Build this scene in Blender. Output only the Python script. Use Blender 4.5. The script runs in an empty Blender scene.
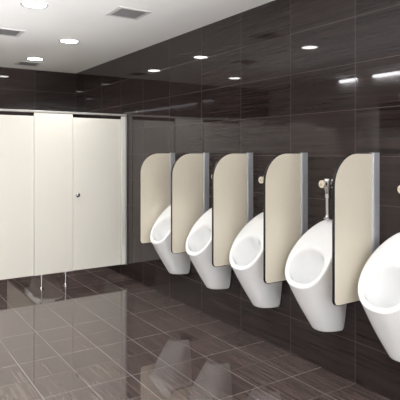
import bpy, bmesh, math, random
from mathutils import Vector, Matrix
R = math.radians
PI = math.pi
random.seed(4)
S = bpy.context.scene
COL = S.collection

# ------------------------------------------------------------------ dimensions
XR, XL, YB, YF, ZC = 2.70, -1.07, 7.50, -1.60, 2.69     # room
YS = 5.72                                               # front plane of the cubicles
SCREEN_Y = [4.593, 3.974, 3.334, 2.714, 2.097]         # five urinal screens, far to near
URINAL_Y = [4.385, 3.725, 3.080, 2.451, 1.840]         # five urinals, far to near

# ------------------------------------------------------------------ helpers
def link(o):
    COL.objects.link(o); return o

def empty(name, loc, label, cat, group=None):
    o = bpy.data.objects.new(name, None)
    o.empty_display_size = 0.1
    o.location = loc
    link(o)
    o['label'] = label; o['category'] = cat
    if group: o['group'] = group
    return o

def obj(name, bm, mat, parent=None, smooth=None, loc=None):
    bmesh.ops.recalc_face_normals(bm, faces=bm.faces[:])
    me = bpy.data.meshes.new(name)
    bm.to_mesh(me); bm.free()
    if mat: me.materials.append(mat)
    if smooth is not None:
        for p in me.polygons: p.use_smooth = True
        if smooth < 179:
            me.set_sharp_from_angle(angle=R(smooth))
    o = bpy.data.objects.new(name, me)
    if loc: o.location = loc
    link(o)
    if parent: o.parent = parent
    return o

def structure(o):
    o['kind'] = 'structure'; return o

def add_box(bm, lo, hi, bevel=0.0, seg=2):
    r = bmesh.ops.create_cube(bm, size=1.0)
    vs = r['verts']
    c = [(a + b) / 2 for a, b in zip(lo, hi)]; d = [b - a for a, b in zip(lo, hi)]
    for v in vs:
        v.co = Vector([c[i] + v.co[i] * d[i] for i in range(3)])
    if bevel > 0:
        es = list({e for v in vs for e in v.link_edges})
        bmesh.ops.bevel(bm, geom=es, offset=bevel, segments=seg, profile=0.5, affect='EDGES')
    return bm

def box(lo, hi, bevel=0.0, seg=2):
    return add_box(bmesh.new(), lo, hi, bevel, seg)

def loft(bm, rings, cap0=True, cap1=True, closed=True):
    vr = [[bm.verts.new(p) for p in r] for r in rings]
    n = len(vr[0])
    for a, b in zip(vr, vr[1:]):
        for i in range(n if closed else n - 1):
            j = (i + 1) % n
            bm.faces.new((a[i], a[j], b[j], b[i]))
    if cap0: bm.faces.new(vr[0][::-1])
    if cap1: bm.faces.new(vr[-1])
    return vr

def lathe(bm, prof, origin=(0, 0, 0), axis='Z', n=28):
    """prof: list of (radius, distance along the axis)"""
    o = Vector(origin)
    rings = []
    for r, t in prof:
        ring = []
        for k in range(n):
            a = 2 * PI * k / n
            x, y = max(r, 1e-5) * math.cos(a), max(r, 1e-5) * math.sin(a)
            p = {'Z': Vector((x, y, t)), 'X': Vector((t, x, y)), 'Y': Vector((y, t, x))}[axis]
            ring.append(o + p)
        rings.append(ring)
    loft(bm, rings)
    return bm

def extrude_outline(bm, pts, y0, y1, bevel=0.0):
    """pts: outline in (x, z); extruded along y"""
    v0 = [bm.verts.new((x, y0, z)) for x, z in pts]
    v1 = [bm.verts.new((x, y1, z)) for x, z in pts]
    n = len(pts)
    for i in range(n):
        j = (i + 1) % n
        bm.faces.new((v0[i], v0[j], v1[j], v1[i]))
    bm.faces.new(v0[::-1]); bm.faces.new(v1)
    return bm

# ------------------------------------------------------------------ materials
def srgb(r, g, b):
    f = lambda c: c / 12.92 if c <= 0.04045 else ((c + 0.055) / 1.055) ** 2.4
    return (f(r / 255), f(g / 255), f(b / 255), 1.0)

def pmat(name, col, rough=0.5, metal=0.0, ior=1.5, noise=0.0, nscale=40, coat=0.0, bump=0.0):
    m = bpy.data.materials.new(name); m.use_nodes = True
    nt = m.node_tree; b = nt.nodes['Principled BSDF']
    b.inputs['Roughness'].default_value = rough
    b.inputs['Metallic'].default_value = metal
    b.inputs['IOR'].default_value = ior
    b.inputs['Coat Weight'].default_value = coat
    tc = nt.nodes.new('ShaderNodeTexCoord')
    nz = nt.nodes.new('ShaderNodeTexNoise'); nz.inputs['Scale'].default_value = nscale
    nz.inputs['Detail'].default_value = 4
    nt.links.new(tc.outputs['Object'], nz.inputs['Vector'])
    mx = nt.nodes.new('ShaderNodeMix'); mx.data_type = 'RGBA'
    mx.inputs['A'].default_value = tuple(c * (1 - noise) for c in col[:3]) + (1,)
    mx.inputs['B'].default_value = tuple(min(1, c * (1 + noise)) for c in col[:3]) + (1,)
    nt.links.new(nz.outputs['Fac'], mx.inputs['Factor'])
    nt.links.new(mx.outputs['Result'], b.inputs['Base Color'])
    if bump > 0:
        bp = nt.nodes.new('ShaderNodeBump'); bp.inputs['Strength'].default_value = bump
        bp.inputs['Distance'].default_value = 0.002
        nt.links.new(nz.outputs['Fac'], bp.inputs['Height'])
        nt.links.new(bp.outputs['Normal'], b.inputs['Normal'])
    return m

def emat(name, col, strength):
    m = bpy.data.materials.new(name); m.use_nodes = True
    b = m.node_tree.nodes['Principled BSDF']
    b.inputs['Base Color'].default_value = (0.8, 0.8, 0.8, 1)
    b.inputs['Emission Color'].default_value = col
    b.inputs['Emission Strength'].default_value = strength
    return m

class NB:
    def __init__(s, nt): s.nt = nt
    def m(s, op, a, b=None, c=None):
        n = s.nt.nodes.new('ShaderNodeMath'); n.operation = op
        for i, v in enumerate((a, b, c)):
            if v is None: continue
            if isinstance(v, (int, float)): n.inputs[i].default_value = v
            else: s.nt.links.new(v, n.inputs[i])
        return n.outputs[0]
    def xyz(s, x, y, z):
        n = s.nt.nodes.new('ShaderNodeCombineXYZ')
        for i, v in enumerate((x, y, z)):
            if isinstance(v, (int, float)): n.inputs[i].default_value = v
            else: s.nt.links.new(v, n.inputs[i])
        return n.outputs[0]
    def mix(s, f, a, b):
        n = s.nt.nodes.new('ShaderNodeMix'); n.data_type = 'RGBA'
        for k, v in (('Factor', f), ('A', a), ('B', b)):
            if isinstance(v, (int, float, tuple)): n.inputs[k].default_value = v
            else: s.nt.links.new(v, n.inputs[k])
        return n.outputs['Result']

def tile_mat(name, ua, va, su, sv, u0, v0, dark, light, grout, rough=0.03, ior=1.5, gw=0.0022,
             weak_u=False, tilt=0.003, stretch=(1.2, 55.0)):
    """glossy streaked tiles; ua / va: axis index of the long (u) and the short (v) tile side"""
    m = bpy.data.materials.new(name); m.use_nodes = True
    nt = m.node_tree; b = nt.nodes['Principled BSDF']; q = NB(nt)
    geo = nt.nodes.new('ShaderNodeNewGeometry')
    sep = nt.nodes.new('ShaderNodeSeparateXYZ'); nt.links.new(geo.outputs['Position'], sep.inputs[0])
    U, V = sep.outputs[ua], sep.outputs[va]
    u = q.m('DIVIDE', q.m('SUBTRACT', U, u0), su); v = q.m('DIVIDE', q.m('SUBTRACT', V, v0), sv)
    def line(t, size, w):
        f = q.m('FRACT', t)
        d = q.m('MULTIPLY', q.m('MINIMUM', f, q.m('SUBTRACT', 1.0, f)), size)
        return q.m('SUBTRACT', 1.0, q.m('SMOOTH_MIN', q.m('DIVIDE', d, w), 1.0, 0.3))
    g = q.m('MAXIMUM', line(u, su, gw), line(v, sv, gw))
    iu = q.m('FLOOR', u)
    if weak_u:
        g = q.m('MAXIMUM', g, q.m('MULTIPLY', line(q.m('ADD', u, 0.5), su, gw), 0.5))
        iu = q.m('FLOOR', q.m('MULTIPLY', u, 2.0))
    g = q.m('MAXIMUM', g, 0.0)
    wn = nt.nodes.new('ShaderNodeTexWhiteNoise'); wn.noise_dimensions = '2D'
    nt.links.new(q.xyz(iu, q.m('FLOOR', v), 0.0), wn.inputs['Vector'])
    rnd = wn.outputs['Value']
    def streak(a, bsc, det):
        nz = nt.nodes.new('ShaderNodeTexNoise'); nz.inputs['Scale'].default_value = 1.0
        nz.inputs['Detail'].default_value = det; nz.inputs['Roughness'].default_value = 0.65
        nt.links.new(q.xyz(q.m('MULTIPLY', U, a), q.m('MULTIPLY', V, bsc), q.m('MULTIPLY', rnd, 57.0)), nz.inputs['Vector'])
        return nz.outputs['Fac']
    s1 = streak(stretch[0], stretch[1], 5); s2 = streak(stretch[0] * 4, stretch[1] * 5, 3)
    f = q.m('ADD', q.m('MULTIPLY', s1, 0.75), q.m('MULTIPLY', s2, 0.35))
    f = q.m('ADD', f, q.m('MULTIPLY', q.m('SUBTRACT', rnd, 0.5), 0.09))
    mr = nt.nodes.new('ShaderNodeMapRange'); nt.links.new(f, mr.inputs[0])
    mr.inputs[1].default_value = 0.34; mr.inputs[2].default_value = 0.76
    c = q.mix(mr.outputs[0], dark, light)
    c = q.mix(g, c, grout)
    nt.links.new(c, b.inputs['Base Color'])
    b.inputs['IOR'].default_value = ior
    nt.links.new(q.m('ADD', rough, q.m('MULTIPLY', g, 0.45)), b.inputs['Roughness'])
    # every tile lies a hair out of plane
    sub = nt.nodes.new('ShaderNodeVectorMath'); sub.operation = 'SUBTRACT'
    nt.links.new(wn.outputs['Color'], sub.inputs[0]); sub.inputs[1].default_value = (0.5, 0.5, 0.5)
    sc = nt.nodes.new('ShaderNodeVectorMath'); sc.operation = 'SCALE'; sc.inputs['Scale'].default_value = tilt
    nt.links.new(sub.outputs[0], sc.inputs[0])
    ad = nt.nodes.new('ShaderNodeVectorMath'); ad.operation = 'ADD'
    nt.links.new(geo.outputs['Normal'], ad.inputs[0]); nt.links.new(sc.outputs[0], ad.inputs[1])
    no = nt.nodes.new('ShaderNodeVectorMath'); no.operation = 'NORMALIZE'
    nt.links.new(ad.outputs[0], no.inputs[0])
    nt.links.new(no.outputs[0], b.inputs['Normal'])
    return m

WD, WL, WG = srgb(24, 19, 19), srgb(55, 45, 43), srgb(88, 81, 79)
M = {}
M['wall_x'] = tile_mat('wall_tile_long', 1, 2, 0.606, 0.303, 2.269, 0.268, WD, WL, WG, ior=1.43)
M['wall_y'] = tile_mat('wall_tile_cross', 0, 2, 0.606, 0.303, 2.70, 0.268, WD, WL, WG, ior=1.43)
M['floor'] = tile_mat('floor_tile', 1, 0, 0.606, 0.2965, 2.567, 2.42, srgb(53, 45, 44), srgb(98, 85, 81),
                      srgb(150, 148, 147), rough=0.03, ior=1.77, gw=0.0026, weak_u=True, tilt=0.0015, stretch=(1.6, 45.0))
M['ceiling'] = pmat('ceiling_paint', srgb(240, 239, 237), 0.6, noise=0.02, nscale=3)
M['plaster'] = pmat('pale_wall_paint', srgb(214, 210, 208), 0.6, noise=0.02, nscale=3)  # pale tone of the left and front walls put in for bounce light
M['laminate'] = pmat('cream_laminate', srgb(236, 233, 223), 0.32, noise=0.015, nscale=60)
M['laminate_edge'] = pmat('cream_edge', srgb(247, 245, 238), 0.35, noise=0.02)
M['screen'] = pmat('beige_laminate', srgb(217, 209, 192), 0.28, noise=0.015, nscale=60)
M['trim'] = pmat('black_edging', srgb(44, 42, 43), 0.22, metal=0.6, noise=0.05)
M['alu'] = pmat('anodised_aluminium', srgb(168, 169, 173), 0.42, metal=0.25, noise=0.03)
M['rail'] = pmat('rail_aluminium', srgb(190, 188, 183), 0.35, metal=0.4, noise=0.03)
M['chrome'] = pmat('chrome', srgb(205, 206, 210), 0.09, metal=1.0, noise=0.02)
M['button'] = pmat('ivory_button', srgb(222, 212, 188), 0.35, metal=0.2, noise=0.03)
M['ceramic'] = pmat('white_ceramic', srgb(238, 239, 239), 0.05, ior=1.52, noise=0.004, nscale=8)
M['plastic'] = pmat('white_plastic', srgb(232, 231, 228), 0.3, noise=0.01)
M['grille'] = pmat('grey_grille', srgb(128, 125, 127), 0.5, noise=0.03)
M['grille_frame'] = pmat('grille_frame_paint', srgb(196, 194, 192), 0.45, noise=0.02)
M['dark'] = pmat('dark_duct', srgb(52, 50, 52), 0.8, noise=0.05)
M['mirror'] = pmat('mirror_silver', (0.86, 0.87, 0.88, 1), 0.01, metal=1.0)
M['lens'] = emat('downlight_lens', (1.0, 0.98, 0.95, 1), 16.0)
M['tube'] = emat('batten_tube', (0.97, 0.97, 1.0, 1), 17.0)

# ------------------------------------------------------------------ room shell
T = 0.12
structure(obj('floor', box((XL - T, YF - T, -0.10), (XR + T, YB + T, 0)), M['floor']))
structure(obj('ceiling', box((XL - T, YF - T, ZC), (XR + T, YB + T, ZC + 0.1)), M['ceiling']))
structure(obj('wall_right', box((XR, YF - T, 0), (XR + T, YB + T, ZC)), M['wall_x']))
structure(obj('wall_left', box((XL - T, YF - T, 0), (XL, YB + T, ZC)), M['plaster']))
structure(obj('wall_back', box((XL, YB, 0), (XR, YB + T, ZC)), M['wall_y']))
structure(obj('wall_front', box((XL, YF - T, 0), (XR, YF, ZC)), M['plaster']))

# ------------------------------------------------------------------ urinals
def urinal_bm():
    """wall on the plane x = 0, the bowl projects to -x; origin on the floor"""
    N = 72
    LIP_N, LIP_H, TOP_N, TOP_H = 0.353, 0.630, 0.030, 1.053
    WB, HB = 0.092, 0.318
    th = [2 * PI * k / N for k in range(N)]
    def P(n, v, h): return Vector((-n, v, h))
    slope = Vector((-(TOP_N - LIP_N), 0, TOP_H - LIP_H))
    nrm = Vector((-slope.z, 0, slope.x)).normalized()
    if nrm.x > 0: nrm = -nrm                       # out of the bowl, towards the room and up
    def plane(s, v, d=0.0):
        bow = 0.022 * math.sin(PI * min(1, max(0, s)))   # the rim plane swells a little
        return P(LIP_N + (TOP_N - LIP_N) * s, v, LIP_H + (TOP_H - LIP_H) * s) + nrm * (d + bow)
    def egg(t, w=0.183, s0=0.0, s1=1.0, k=0.20, e=0.86):
        s = 0.5 - 0.5 * math.cos(t)
        sn = math.sin(t)
        v = math.copysign(abs(sn) ** e, sn) * w * (1 + k * math.cos(t)) / 1.02
        return s0 + (s1 - s0) * s, v
    def base(t, shrink=1.0):
        a = t if t <= PI else t - 2 * PI
        sg = 1 if a >= 0 else -1
        a = abs(a); lim = R(72)
        if a <= lim:
            q = a / lim * PI / 2
            v = WB * math.sin(q) ** 0.85
            n = 0.165 * max(0.0, math.cos(q)) ** 0.8
            h = HB
        else:
            q = (a - lim) / (PI - lim)
            v = (WB + 0.045 * math.sin(min(1, q * 1.6) * PI / 2)) * max(0.0, 1 - q ** 3.2) ** 0.5
            n = 0.0
            h = HB + (TOP_H - HB) * q ** 0.9
        return n, sg * v, h
    rings = []
    B = [P(*base(t)) for t in th]
    C = []
    for t in th:
        n, v, h = base(t)
        if abs(t if t <= PI else t - 2 * PI) <= R(72): C.append(P(0, v * 0.96, h + 0.002))
        else: C.append(P(0, v * 0.96, h + (0.62 - h) * 0.03))
    rim = [plane(*egg(t), d=-0.014) for t in th]
    rings.append(C); rings.append(B)
    for s in (0.035, 0.12, 0.25, 0.4, 0.55, 0.7, 0.84, 0.94):
        ring = []
        for p, r in zip(B, rim):
            c = p.lerp(r, s)
            bl = math.sin(PI * s)
            c = c + Vector((0, (0.012 if c.y > 0 else -0.012) * bl * min(1, abs(c.y) / 0.06), 0))
            ring.append(c)
        rings.append(ring)
    rings.append(rim)
    rings.append([plane(*egg(t, 0.1815, 0.004, 0.998), d=-0.005) for t in th])
    rings.append([plane(*egg(t, 0.177, 0.012, 0.992), d=0.0) for t in th])
    OW = dict(k=0.10, e=0.92)
    def op(t, w, s0, s1): return egg(t, w, s0, s1, **OW)
    rings.append([plane(*op(t, 0.158, 0.050, 0.64), d=0.0) for t in th])
    rings.append([plane(*op(t, 0.150, 0.068, 0.555), d=-0.002) for t in th])
    O = [plane(*op(t, 0.144, 0.078, 0.525), d=-0.020) for t in th]
    rings.append(O)
    Oc = sum(O, Vector()) / N
    dv = Vector((0.140, 0, -0.225))
    for k in range(1, 9):
        a = k / 8.6 * PI / 2
        rings.append([Oc + (p - Oc) * (math.cos(a) ** 0.75) + dv * math.sin(a) for p in O])
    bm = bmesh.new()
    loft(bm, rings)
    return bm

def flush_valve_parts(root):
    """x = 0 at the wall; pipe stands 0.06 in front of it"""
    d = -0.060
    bm = bmesh.new()
    lathe(bm, [(0.0125, 1.06), (0.0125, 1.24)], (d, 0, 0))
    obj('flush_pipe', bm, M['chrome'], root, 40)
    bm = bmesh.new()
    lathe(bm, [(0.012, 1.0535), (0.027, 1.0540), (0.027, 1.064), (0.018, 1.070), (0.013, 1.085)], (d, 0, 0))
    obj('pipe_flange', bm, M['chrome'], root, 40)
    bm = bmesh.new()
    lathe(bm, [(0.013, 1.192), (0.018, 1.196), (0.018, 1.222), (0.015, 1.226), (0.017, 1.242), (0.023, 1.254), (0.023, 1.306),
               (0.026, 1.308), (0.026, 1.319), (0.021, 1.327), (0.008, 1.331)], (d, 0, 0))
    lathe(bm, [(0.015, -0.045), (0.015, 0.0)], (d, 0, 1.292), axis='X')
    obj('valve_body', bm, M['chrome'], root, 35)
    bm = bmesh.new()
    lathe(bm, [(0.016, d), (0.016, -0.016)], (0, 0, 1.292), axis='X')
    lathe(bm, [(0.023, d + 0.018), (0.023, d + 0.042)], (0, 0, 1.292), axis='X', n=6)
    sp = obj('supply_stub', bm, M['chrome'], root, 35)
    bm = bmesh.new()
    lathe(bm, [(0.016, -0.018), (0.030, -0.013), (0.034, -0.001)], (0, 0, 1.292), axis='X')
    obj('wall_flange', bm, M['chrome'], root, 35)
    bm = bmesh.new()
    lathe(bm, [(0.023, -0.043), (0.026, -0.046), (0.026, -0.058), (0.023, -0.061)], (d, 0, 1.292), axis='X')
    pb = obj('push_button', bm, M['button'], root, 35)
    pb['label'] = 'round ivory push button'
    bm = bmesh.new()
    lathe(bm, [(0.009, -0.060), (0.009, -0.064), (0.007, -0.0655)], (d, 0, 1.292), axis='X')
    obj('button_cap', bm, M['chrome'], pb, 35)

def copy_tree(o, parent=None):
    c = o.copy(); COL.objects.link(c)
    if parent: c.parent = parent
    for ch in list(o.children): copy_tree(ch, c)
    return c

URINAL_LABELS = [
    'white ceramic urinal farthest along the wall, next to the toilet cubicles',
    'white ceramic urinal second from the cubicles, mostly hidden behind a beige screen',
    'white ceramic urinal in the middle of the row of five',
    'white ceramic urinal under the fully visible chrome flush valve, second nearest the camera',
    'white ceramic urinal nearest the camera, cut off by the right edge of the photo']
VALVE_LABELS = [
    'chrome flush valve on the tiled wall over the farthest urinal, behind a screen',
    'chrome flush valve over the second urinal from the cubicles, peeking past a screen edge',
    'chrome flush valve over the middle urinal, half hidden by the screen before it',
    'chrome flush valve with ivory button and full pipe in view over the second nearest urinal',
    'chrome flush valve with ivory button at the right edge over the nearest urinal']
um = obj('urinal', urinal_bm(), M['ceramic'], None, 180, (XR - 0.0005, URINAL_Y[0], 0))
sub = um.modifiers.new('smooth', 'SUBSURF'); sub.levels = 1; sub.render_levels = 1
v0 = empty('flush_valve', (XR - 0.0005, URINAL_Y[0], 0), VALVE_LABELS[0], 'flush valve', 'urinal flush valves')
flush_valve_parts(v0)
for k, y in enumerate(URINAL_Y):
    u = um if k == 0 else um.copy()
    if k: COL.objects.link(u)
    u.location = (XR - 0.0005, y, 0)
    u['label'] = URINAL_LABELS[k]; u['category'] = 'urinal'; u['group'] = 'wall hung urinals in a row'
    v = v0 if k == 0 else copy_tree(v0)
    v.location = (XR - 0.0005, y, 0)
    v['label'] = VALVE_LABELS[k]

# ------------------------------------------------------------------ urinal screens
def screen_outline(inset=0.0):
    n1, h0, h1, r1, r0 = 0.395 - inset, 0.604 + inset, 1.50 - inset, 0.20 - inset, 0.035 - inset
    pts = [(-0.045, h0)]
    for k in range(9):
        a = -PI / 2 - PI / 2 * k / 8
        pts.append((-(n1 - r0) + r0 * math.cos(a), h0 + r0 + r0 * math.sin(a)))
    for k in range(25):
        a = PI - PI / 2 * k / 24
        pts.append((-(n1 - r1) + r1 * math.cos(a), h1 - r1 + r1 * math.sin(a)))
    pts.append((-0.045, h1))
    return pts

def make_screen(label):
    t = empty('urinal_screen', (0, 0, 0), label, 'urinal screen', 'beige privacy screens between the urinals')
    bm = extrude_outline(bmesh.new(), screen_outline(0.003), -0.0075, 0.0075)
    obj('panel', bm, M['screen'], t, 30)
    bm = bmesh.new()
    a, b = screen_outline(0.0), screen_outline(0.0045)
    rings = []
    n = len(a)
    for (ax, az), (bx, bz) in zip(a, b):
        if ax == -0.045: bx = -0.045
        rings.append([Vector((bx, -0.0088, bz)), Vector((ax, -0.0075, az)), Vector((ax, 0.0075, az)), Vector((bx, 0.0088, bz))])
    loft(bm, rings)
    tr = obj('edge_trim', bm, M['trim'], t, 40)
    tr['label'] = 'dark metal edging'
    pts = [(-0.0005, -0.018), (-0.0005, 0.018)]
    for k in range(17):
        a_ = PI / 2 + PI * k / 16
        pts.append((-0.044 + 0.018 * math.cos(a_), 0.018 * math.sin(a_)))
    bm = bmesh.new()
    loft(bm, [[Vector((x, y, z)) for x, y in pts] for z in (0.602, 1.502)])
    po = obj('wall_post', bm, M['alu'], t, 40)
    po['label'] = 'grey aluminium wall post'
    return t

SCREEN_LABELS = [
    'beige urinal screen nearest the cubicles, farthest along the wall',
    'beige urinal screen second from the cubicles, between the first and second urinals',
    'beige urinal screen in the middle of the row of five',
    'beige urinal screen left of the fully visible flush valve',
    'largest beige urinal screen, nearest the camera at the right of the photo']
s0 = make_screen(SCREEN_LABELS[0])
for k, y in enumerate(SCREEN_Y):
    s = s0 if k == 0 else copy_tree(s0)
    s.location = (XR - 0.0005, y, 0)
    s['label'] = SCREEN_LABELS[k]

# ------------------------------------------------------------------ toilet cubicles
cub = empty('toilet_cubicle', (1.80, YS, 0),
            'run of cream toilet cubicles with grey head rail across the back of the room', 'toilet cubicle')
def cpart(name, bm, mat, parent=cub, smooth=None):
    o = obj(name, bm, mat, None, smooth)
    o.parent = parent
    o.matrix_parent_inverse = Matrix.Translation(-Vector(cub.location)) if parent is cub else Matrix.Identity(4)
    return o
Z0, Z1, ZD = 0.158, 1.944, 1.904
P0, P1 = 1.588, 2.027
XE = -1.065                                                        # the run reaches the left wall
bm = bmesh.new()
add_box(bm, (XE, YS - 0.006, 1.945), (2.695, YS + 0.030, 1.967), 0.003)
cpart('head_rail', bm, M['rail'])
leg_x = {}
for a, b in ((P0, P1), (0.550, 0.989), (-0.49, -0.05)):
    p = cpart('pilaster', box((a + 0.003, YS, Z0), (b - 0.003, YS + 0.022, Z1), 0.003), M['laminate'])
    for x in (a + 0.084, b - 0.084):
        bm = bmesh.new()
        lathe(bm, [(0.024, 0.0005), (0.024, 0.010), (0.012, 0.014), (0.009, 0.020), (0.008, 0.04), (0.008, Z0 - 0.02), (0.014, Z0 - 0.018), (0.014, Z0 - 0.0005)],
              (x, YS + 0.011, 0), n=20)
        lg = cpart('leg', bm, M['chrome'], p, 35)
        lg['label'] = 'chrome pedestal leg'
for a, b, knob in ((P1, 2.622, P1 + 0.046), (0.990, P0, 1.04), (-0.05, 0.549, 0.0), (-1.04, -0.49, -0.545)):
    d = cpart('door', box((a + 0.003, YS + 0.004, Z0 + 0.002), (b - 0.005, YS + 0.024, ZD), 0.003), M['laminate'])
    for e0, e1 in ((b - 0.014, b - 0.0045), (a + 0.0025, a + 0.010)):
        cpart('edge_strip', box((e0, YS + 0.002, Z0 + 0.002), (e1, YS + 0.025, ZD + 0.001), 0.001), M['laminate_edge'], d)
    bm = bmesh.new()
    lathe(bm, [(0.010, 0.004), (0.010, -0.012), (0.013, -0.014), (0.024, -0.020), (0.027, -0.030), (0.024, -0.040), (0.012, -0.046), (0.002, -0.047)],
          (knob, YS, 1.02), axis='Y')
    kb = cpart('door_knob', bm, M['chrome'], d, 60)
    kb['label'] = 'round chrome knob'
bm = bmesh.new()
add_box(bm, (2.630, YS - 0.004, Z0), (2.680, YS + 0.03, 1.94), 0.005)
cpart('side_post', bm, M['laminate'])
bm = bmesh.new()
add_box(bm, (2.6805, YS - 0.008, Z0 - 0.004), (2.697, YS + 0.034, 1.94), 0.002)
wc = cpart('wall_channel', bm, M['alu'])
wc['label'] = 'grey aluminium wall channel'
for x in (1.612, 0.574, -0.466):
    cpart('divider_panel', box((x - 0.010, YS + 0.024, Z0), (x + 0.010, 7.02, 1.90), 0.002), M['laminate'])

# ------------------------------------------------------------------ toilet in the right cubicle
def make_toilet(loc, label):
    t = empty('toilet', loc, label, 'toilet')
    N = 40
    def ring(y0, y1, w, z, e=0.9):
        c, h = (y0 + y1) / 2, (y1 - y0) / 2
        out = []
        for k in range(N):
            a = 2 * PI * k / N
            sx, sy = math.cos(a), math.sin(a)
            out.append(Vector((w * math.copysign(abs(sx) ** e, sx), c + h * math.copysign(abs(sy) ** e, sy), z)))
        return out
    bm = bmesh.new()
    loft(bm, [ring(-0.22, 0.238, 0.10, 0.20), ring(-0.36, 0.238, 0.13, 0.225), ring(-0.46, 0.238, 0.155, 0.28), ring(-0.52, 0.238, 0.180, 0.36),
              ring(-0.54, 0.238, 0.19, 0.395), ring(-0.51, 0.05, 0.165, 0.400),
              ring(-0.49, -0.02, 0.135, 0.385), ring(-0.44, -0.08, 0.10, 0.30), ring(-0.36, -0.16, 0.05, 0.22)])
    obj('bowl', bm, M['ceramic'], t, 60)
    bm = bmesh.new()
    rs = []
    vr0 = [ring(-0.545, 0.03, 0.193, 0.402), ring(-0.545, 0.03, 0.193, 0.418), ring(-0.47, -0.06, 0.12, 0.420), ring(-0.47, -0.06, 0.12, 0.402)]
    loft(bm, vr0 + [vr0[0]], False, False)
    bmesh.ops.remove_doubles(bm, verts=bm.verts[:], dist=1e-5)
    obj('seat', bm, M['plastic'], t, 50)
    bm = bmesh.new()
    add_box(bm, (-0.19, 0.035, 0.42), (0.19, 0.058, 0.86), 0.02, 4)
    obj('lid', bm, M['plastic'], t, 50)
    bm = bmesh.new()
    add_box(bm, (-0.19, 0.062, 0.401), (0.19, 0.235, 0.80), 0.02, 4)
    ci = obj('cistern', bm, M['ceramic'], t, 50)
    bm = bmesh.new()
    lathe(bm, [(0.022, 0.799), (0.022, 0.806), (0.012, 0.808)], (0, 0.14, 0))
    obj('flush_button', bm, M['chrome'], ci, 40)
    return t
make_toilet((2.13, 7.26, 0), 'white toilet in the right cubicle, glimpsed as a reflection under the partition')

# ------------------------------------------------------------------ ceiling fittings
def make_downlight(label):
    t = empty('downlight', (0, 0, 0), label, 'ceiling light', 'recessed round downlights')
    bm = bmesh.new()
    prof = [(0.086, -0.001), (0.092, -0.004), (0.106, -0.0035), (0.110, -0.0005)]
    n = 40
    rings = [[Vector((r * math.cos(2 * PI * k / n), r * math.sin(2 * PI * k / n), z)) for k in range(n)] for r, z in prof]
    loft(bm, rings, False, False)
    tr = obj('trim_ring', bm, M['grille_frame'], t, 60)
    bm = bmesh.new()
    lathe(bm, [(0.001, -0.0042), (0.05, -0.004), (0.0885, -0.002), (0.0885, -0.0008)], n=40)
    obj('lens', bm, M['lens'], t, 60)
    return t

def spot(x, y, power, size=132, z=ZC - 0.02, radius=0.08):
    L = bpy.data.lights.new('downlight_or_fill', 'SPOT')  # shared by the real downlights and the added fill spots
    L.energy = power; L.spot_size = R(size); L.spot_blend = 1.0; L.shadow_soft_size = radius
    L.color = (1.0, 0.985, 0.96)
    o = bpy.data.objects.new('downlight_or_fill', L); o.location = (x, y, z); link(o)
    return o

DL = [(1.17, 4.20, 'round recessed downlight nearest the camera, at the top left of the photo'),
      (1.86, 5.37, 'round recessed downlight in the ceiling just in front of the cubicles'),
      (1.85, 6.62, 'round recessed downlight over the right cubicle beside the far air vent'),
      (0.42, 6.57, 'round recessed downlight over the left cubicles, seen only mirrored in the tiles')]
FILL_SPOTS = [(1.18, 2.75, 22), (1.18, 1.30, 12), (-0.6, 2.6, 85), (0.3, -1.2, 150), (-0.7, -0.4, 150), (1.95, -1.0, 140)]  # bare fill spots added out of view, without fittings
d0 = None
for x, y, lab in DL:
    d = make_downlight(lab) if d0 is None else copy_tree(d0)
    d0 = d0 or d
    d.location = (x, y, ZC); d['label'] = lab
BEAM = 58
for x, y, _ in DL: spot(x, y, {0: BEAM, 1: BEAM * 0.6, 2: BEAM * 2.2}[int(y > 5) + int(y > 6)])
for x, y, e in FILL_SPOTS: spot(x, y, e)

def make_vent(label):
    t = empty('air_vent', (0, 0, 0), label, 'air vent', 'square louvred ceiling vents')
    h = 0.150
    bm = bmesh.new()
    for lo, hi in (((-h, -h), (h, -h + 0.035)), ((-h, h - 0.035), (h, h)), ((-h, -h + 0.035), (-h + 0.035, h - 0.035)), ((h - 0.035, -h + 0.035), (h, h - 0.035))):
        add_box(bm, (lo[0], lo[1], -0.004), (hi[0], hi[1], -0.0005))
    obj('frame', bm, M['grille_frame'], t)
    obj('backing', box((-h + 0.034, -h + 0.034, -0.0018), (h - 0.034, h - 0.034, -0.0004)), M['dark'], t)
    bm = bmesh.new()
    for k in range(9):
        x = -0.104 + 0.026 * k
        bm2 = [Vector((x - 0.008, -0.115, -0.0032)), Vector((x + 0.008, -0.115, -0.0065)), Vector((x + 0.009, -0.115, -0.0055)), Vector((x - 0.007, -0.115, -0.0022))]
        loft(bm, [bm2, [Vector((p.x, 0.115, p.z)) for p in bm2]])
    obj('louvre', bm, M['grille'], t)
    return t
VT = [(1.91, 4.02, 'grey square air vent near the top of the photo, closest to the urinal wall'),
      (1.20, 5.30, 'grey square air vent cut off by the left edge of the photo'),
      (1.87, 7.02, 'grey square air vent over the right cubicle, farthest from the camera')]
vt0 = None
for x, y, lab in VT:
    v = make_vent(lab) if vt0 is None else copy_tree(vt0)
    vt0 = vt0 or v
    v.location = (x, y, ZC); v['label'] = lab

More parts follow.
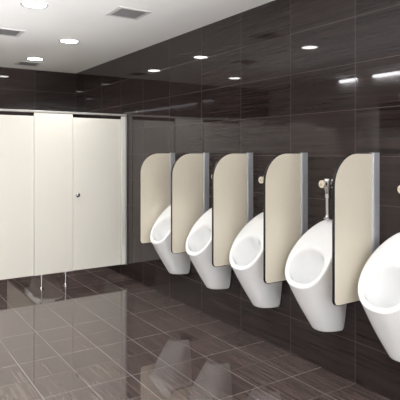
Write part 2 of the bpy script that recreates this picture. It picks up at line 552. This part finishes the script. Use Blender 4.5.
# ------------------------------------------------------------------ wash side of the room (seen mirrored in the tiles)
mw = empty('wall_mirror', (XL, 2.6, 0), 'long frameless mirror on the wall opposite the urinals, seen only reflected', 'mirror')
o = obj('mirror_glass', box((0.001, -2.4, 1.0), (0.012, 2.40, 2.50), 0.002), M['mirror'], mw)
def batten(y0, y1, label):
    t = empty('batten_light', (XL, (y0 + y1) / 2, ZC), label, 'strip light', 'strip lights along the wall top')
    hl = (y1 - y0) / 2
    obj('housing', box((0.001, -hl, -0.030), (0.075, hl, -0.001), 0.003), M['grille_frame'], t)
    bm = box((0.012, -hl + 0.01, -0.070), (0.064, hl - 0.01, -0.030), 0.012, 3)
    obj('tube', bm, M['tube'], t, 60)
batten(1.2, 5.06, 'long strip light at the ceiling edge opposite the urinals, mirrored at upper right')
batten(5.37, 5.71, 'short strip light beside the cubicles opposite the urinals, mirrored at upper right')

def area(name, loc, rot, sx, sy, power, col=(1, 0.985, 0.96)):
    L = bpy.data.lights.new(name, 'AREA'); L.shape = 'RECTANGLE'; L.size = sx; L.size_y = sy
    L.energy = power; L.color = col
    o = bpy.data.objects.new(name, L); o.location = loc; o.rotation_euler = rot; link(o)
    return o
# added fill spots: the pale wall they light brightens the urinals from the side
for y in (0.2, 1.7, 3.2, 4.7):
    o = spot(-0.55, y, 90, 95, z=ZC - 0.03, radius=0.05)
    d = Vector((XL, y, 0.75)) - Vector(o.location)
    o.rotation_euler = d.to_track_quat('-Z', 'Y').to_euler()
# added glowing panel on the unseen wall behind the camera, for frontal fill
wf = obj('fill_panel_1', box((-0.85, YF + 0.001, 0.85), (1.65, YF + 0.05, 2.25), 0.004), M['grille_frame']); structure(wf)
wp = obj('fill_face', box((-0.78, YF + 0.045, 0.92), (1.58, YF + 0.056, 2.18)), emat('fill_glow', (0.95, 0.98, 1.0, 1), 4.4), wf)
# added uplight fill for the ceiling, behind the camera and along the wash wall
o = area('ceiling_fill_side', (XL + 0.10, 2.1, 1.72), (0, R(-90 - 26), 0), 0.10, 7.2, 11, (0.97, 0.985, 1.0))
o.data.spread = R(40)
o = area('ceiling_fill_front', (0.6, YF + 0.08, 1.90), (R(90 + 13), 0, 0), 2.6, 0.10, 27, (0.97, 0.985, 1.0))
o.data.spread = R(26)

# ------------------------------------------------------------------ world, camera, view
w = bpy.data.worlds.new('world'); S.world = w; w.use_nodes = True
w.node_tree.nodes['Background'].inputs[0].default_value = (0.5, 0.5, 0.5, 1)
w.node_tree.nodes['Background'].inputs[1].default_value = 0.2
cam = bpy.data.cameras.new('camera'); co = bpy.data.objects.new('camera', cam); link(co)
co.location = (0, 0, 1.5)
co.rotation_euler = (R(90), 0, R(-33.28))
cam.sensor_fit = 'HORIZONTAL'; cam.sensor_width = 36
cam.lens = 518 / 400 * 36
cam.shift_y = -47 / 400
cam.clip_start = 0.02
S.camera = co
S.cycles.use_denoising = True
S.cycles.max_bounces = 10
S.cycles.diffuse_bounces = 6
S.cycles.glossy_bounces = 6
S.cycles.sample_clamp_indirect = 6
vs = S.view_settings
vs.view_transform = 'Standard'; vs.look = 'None'; vs.gamma = 1; vs.use_curve_mapping = False
vs.exposure = 0.74
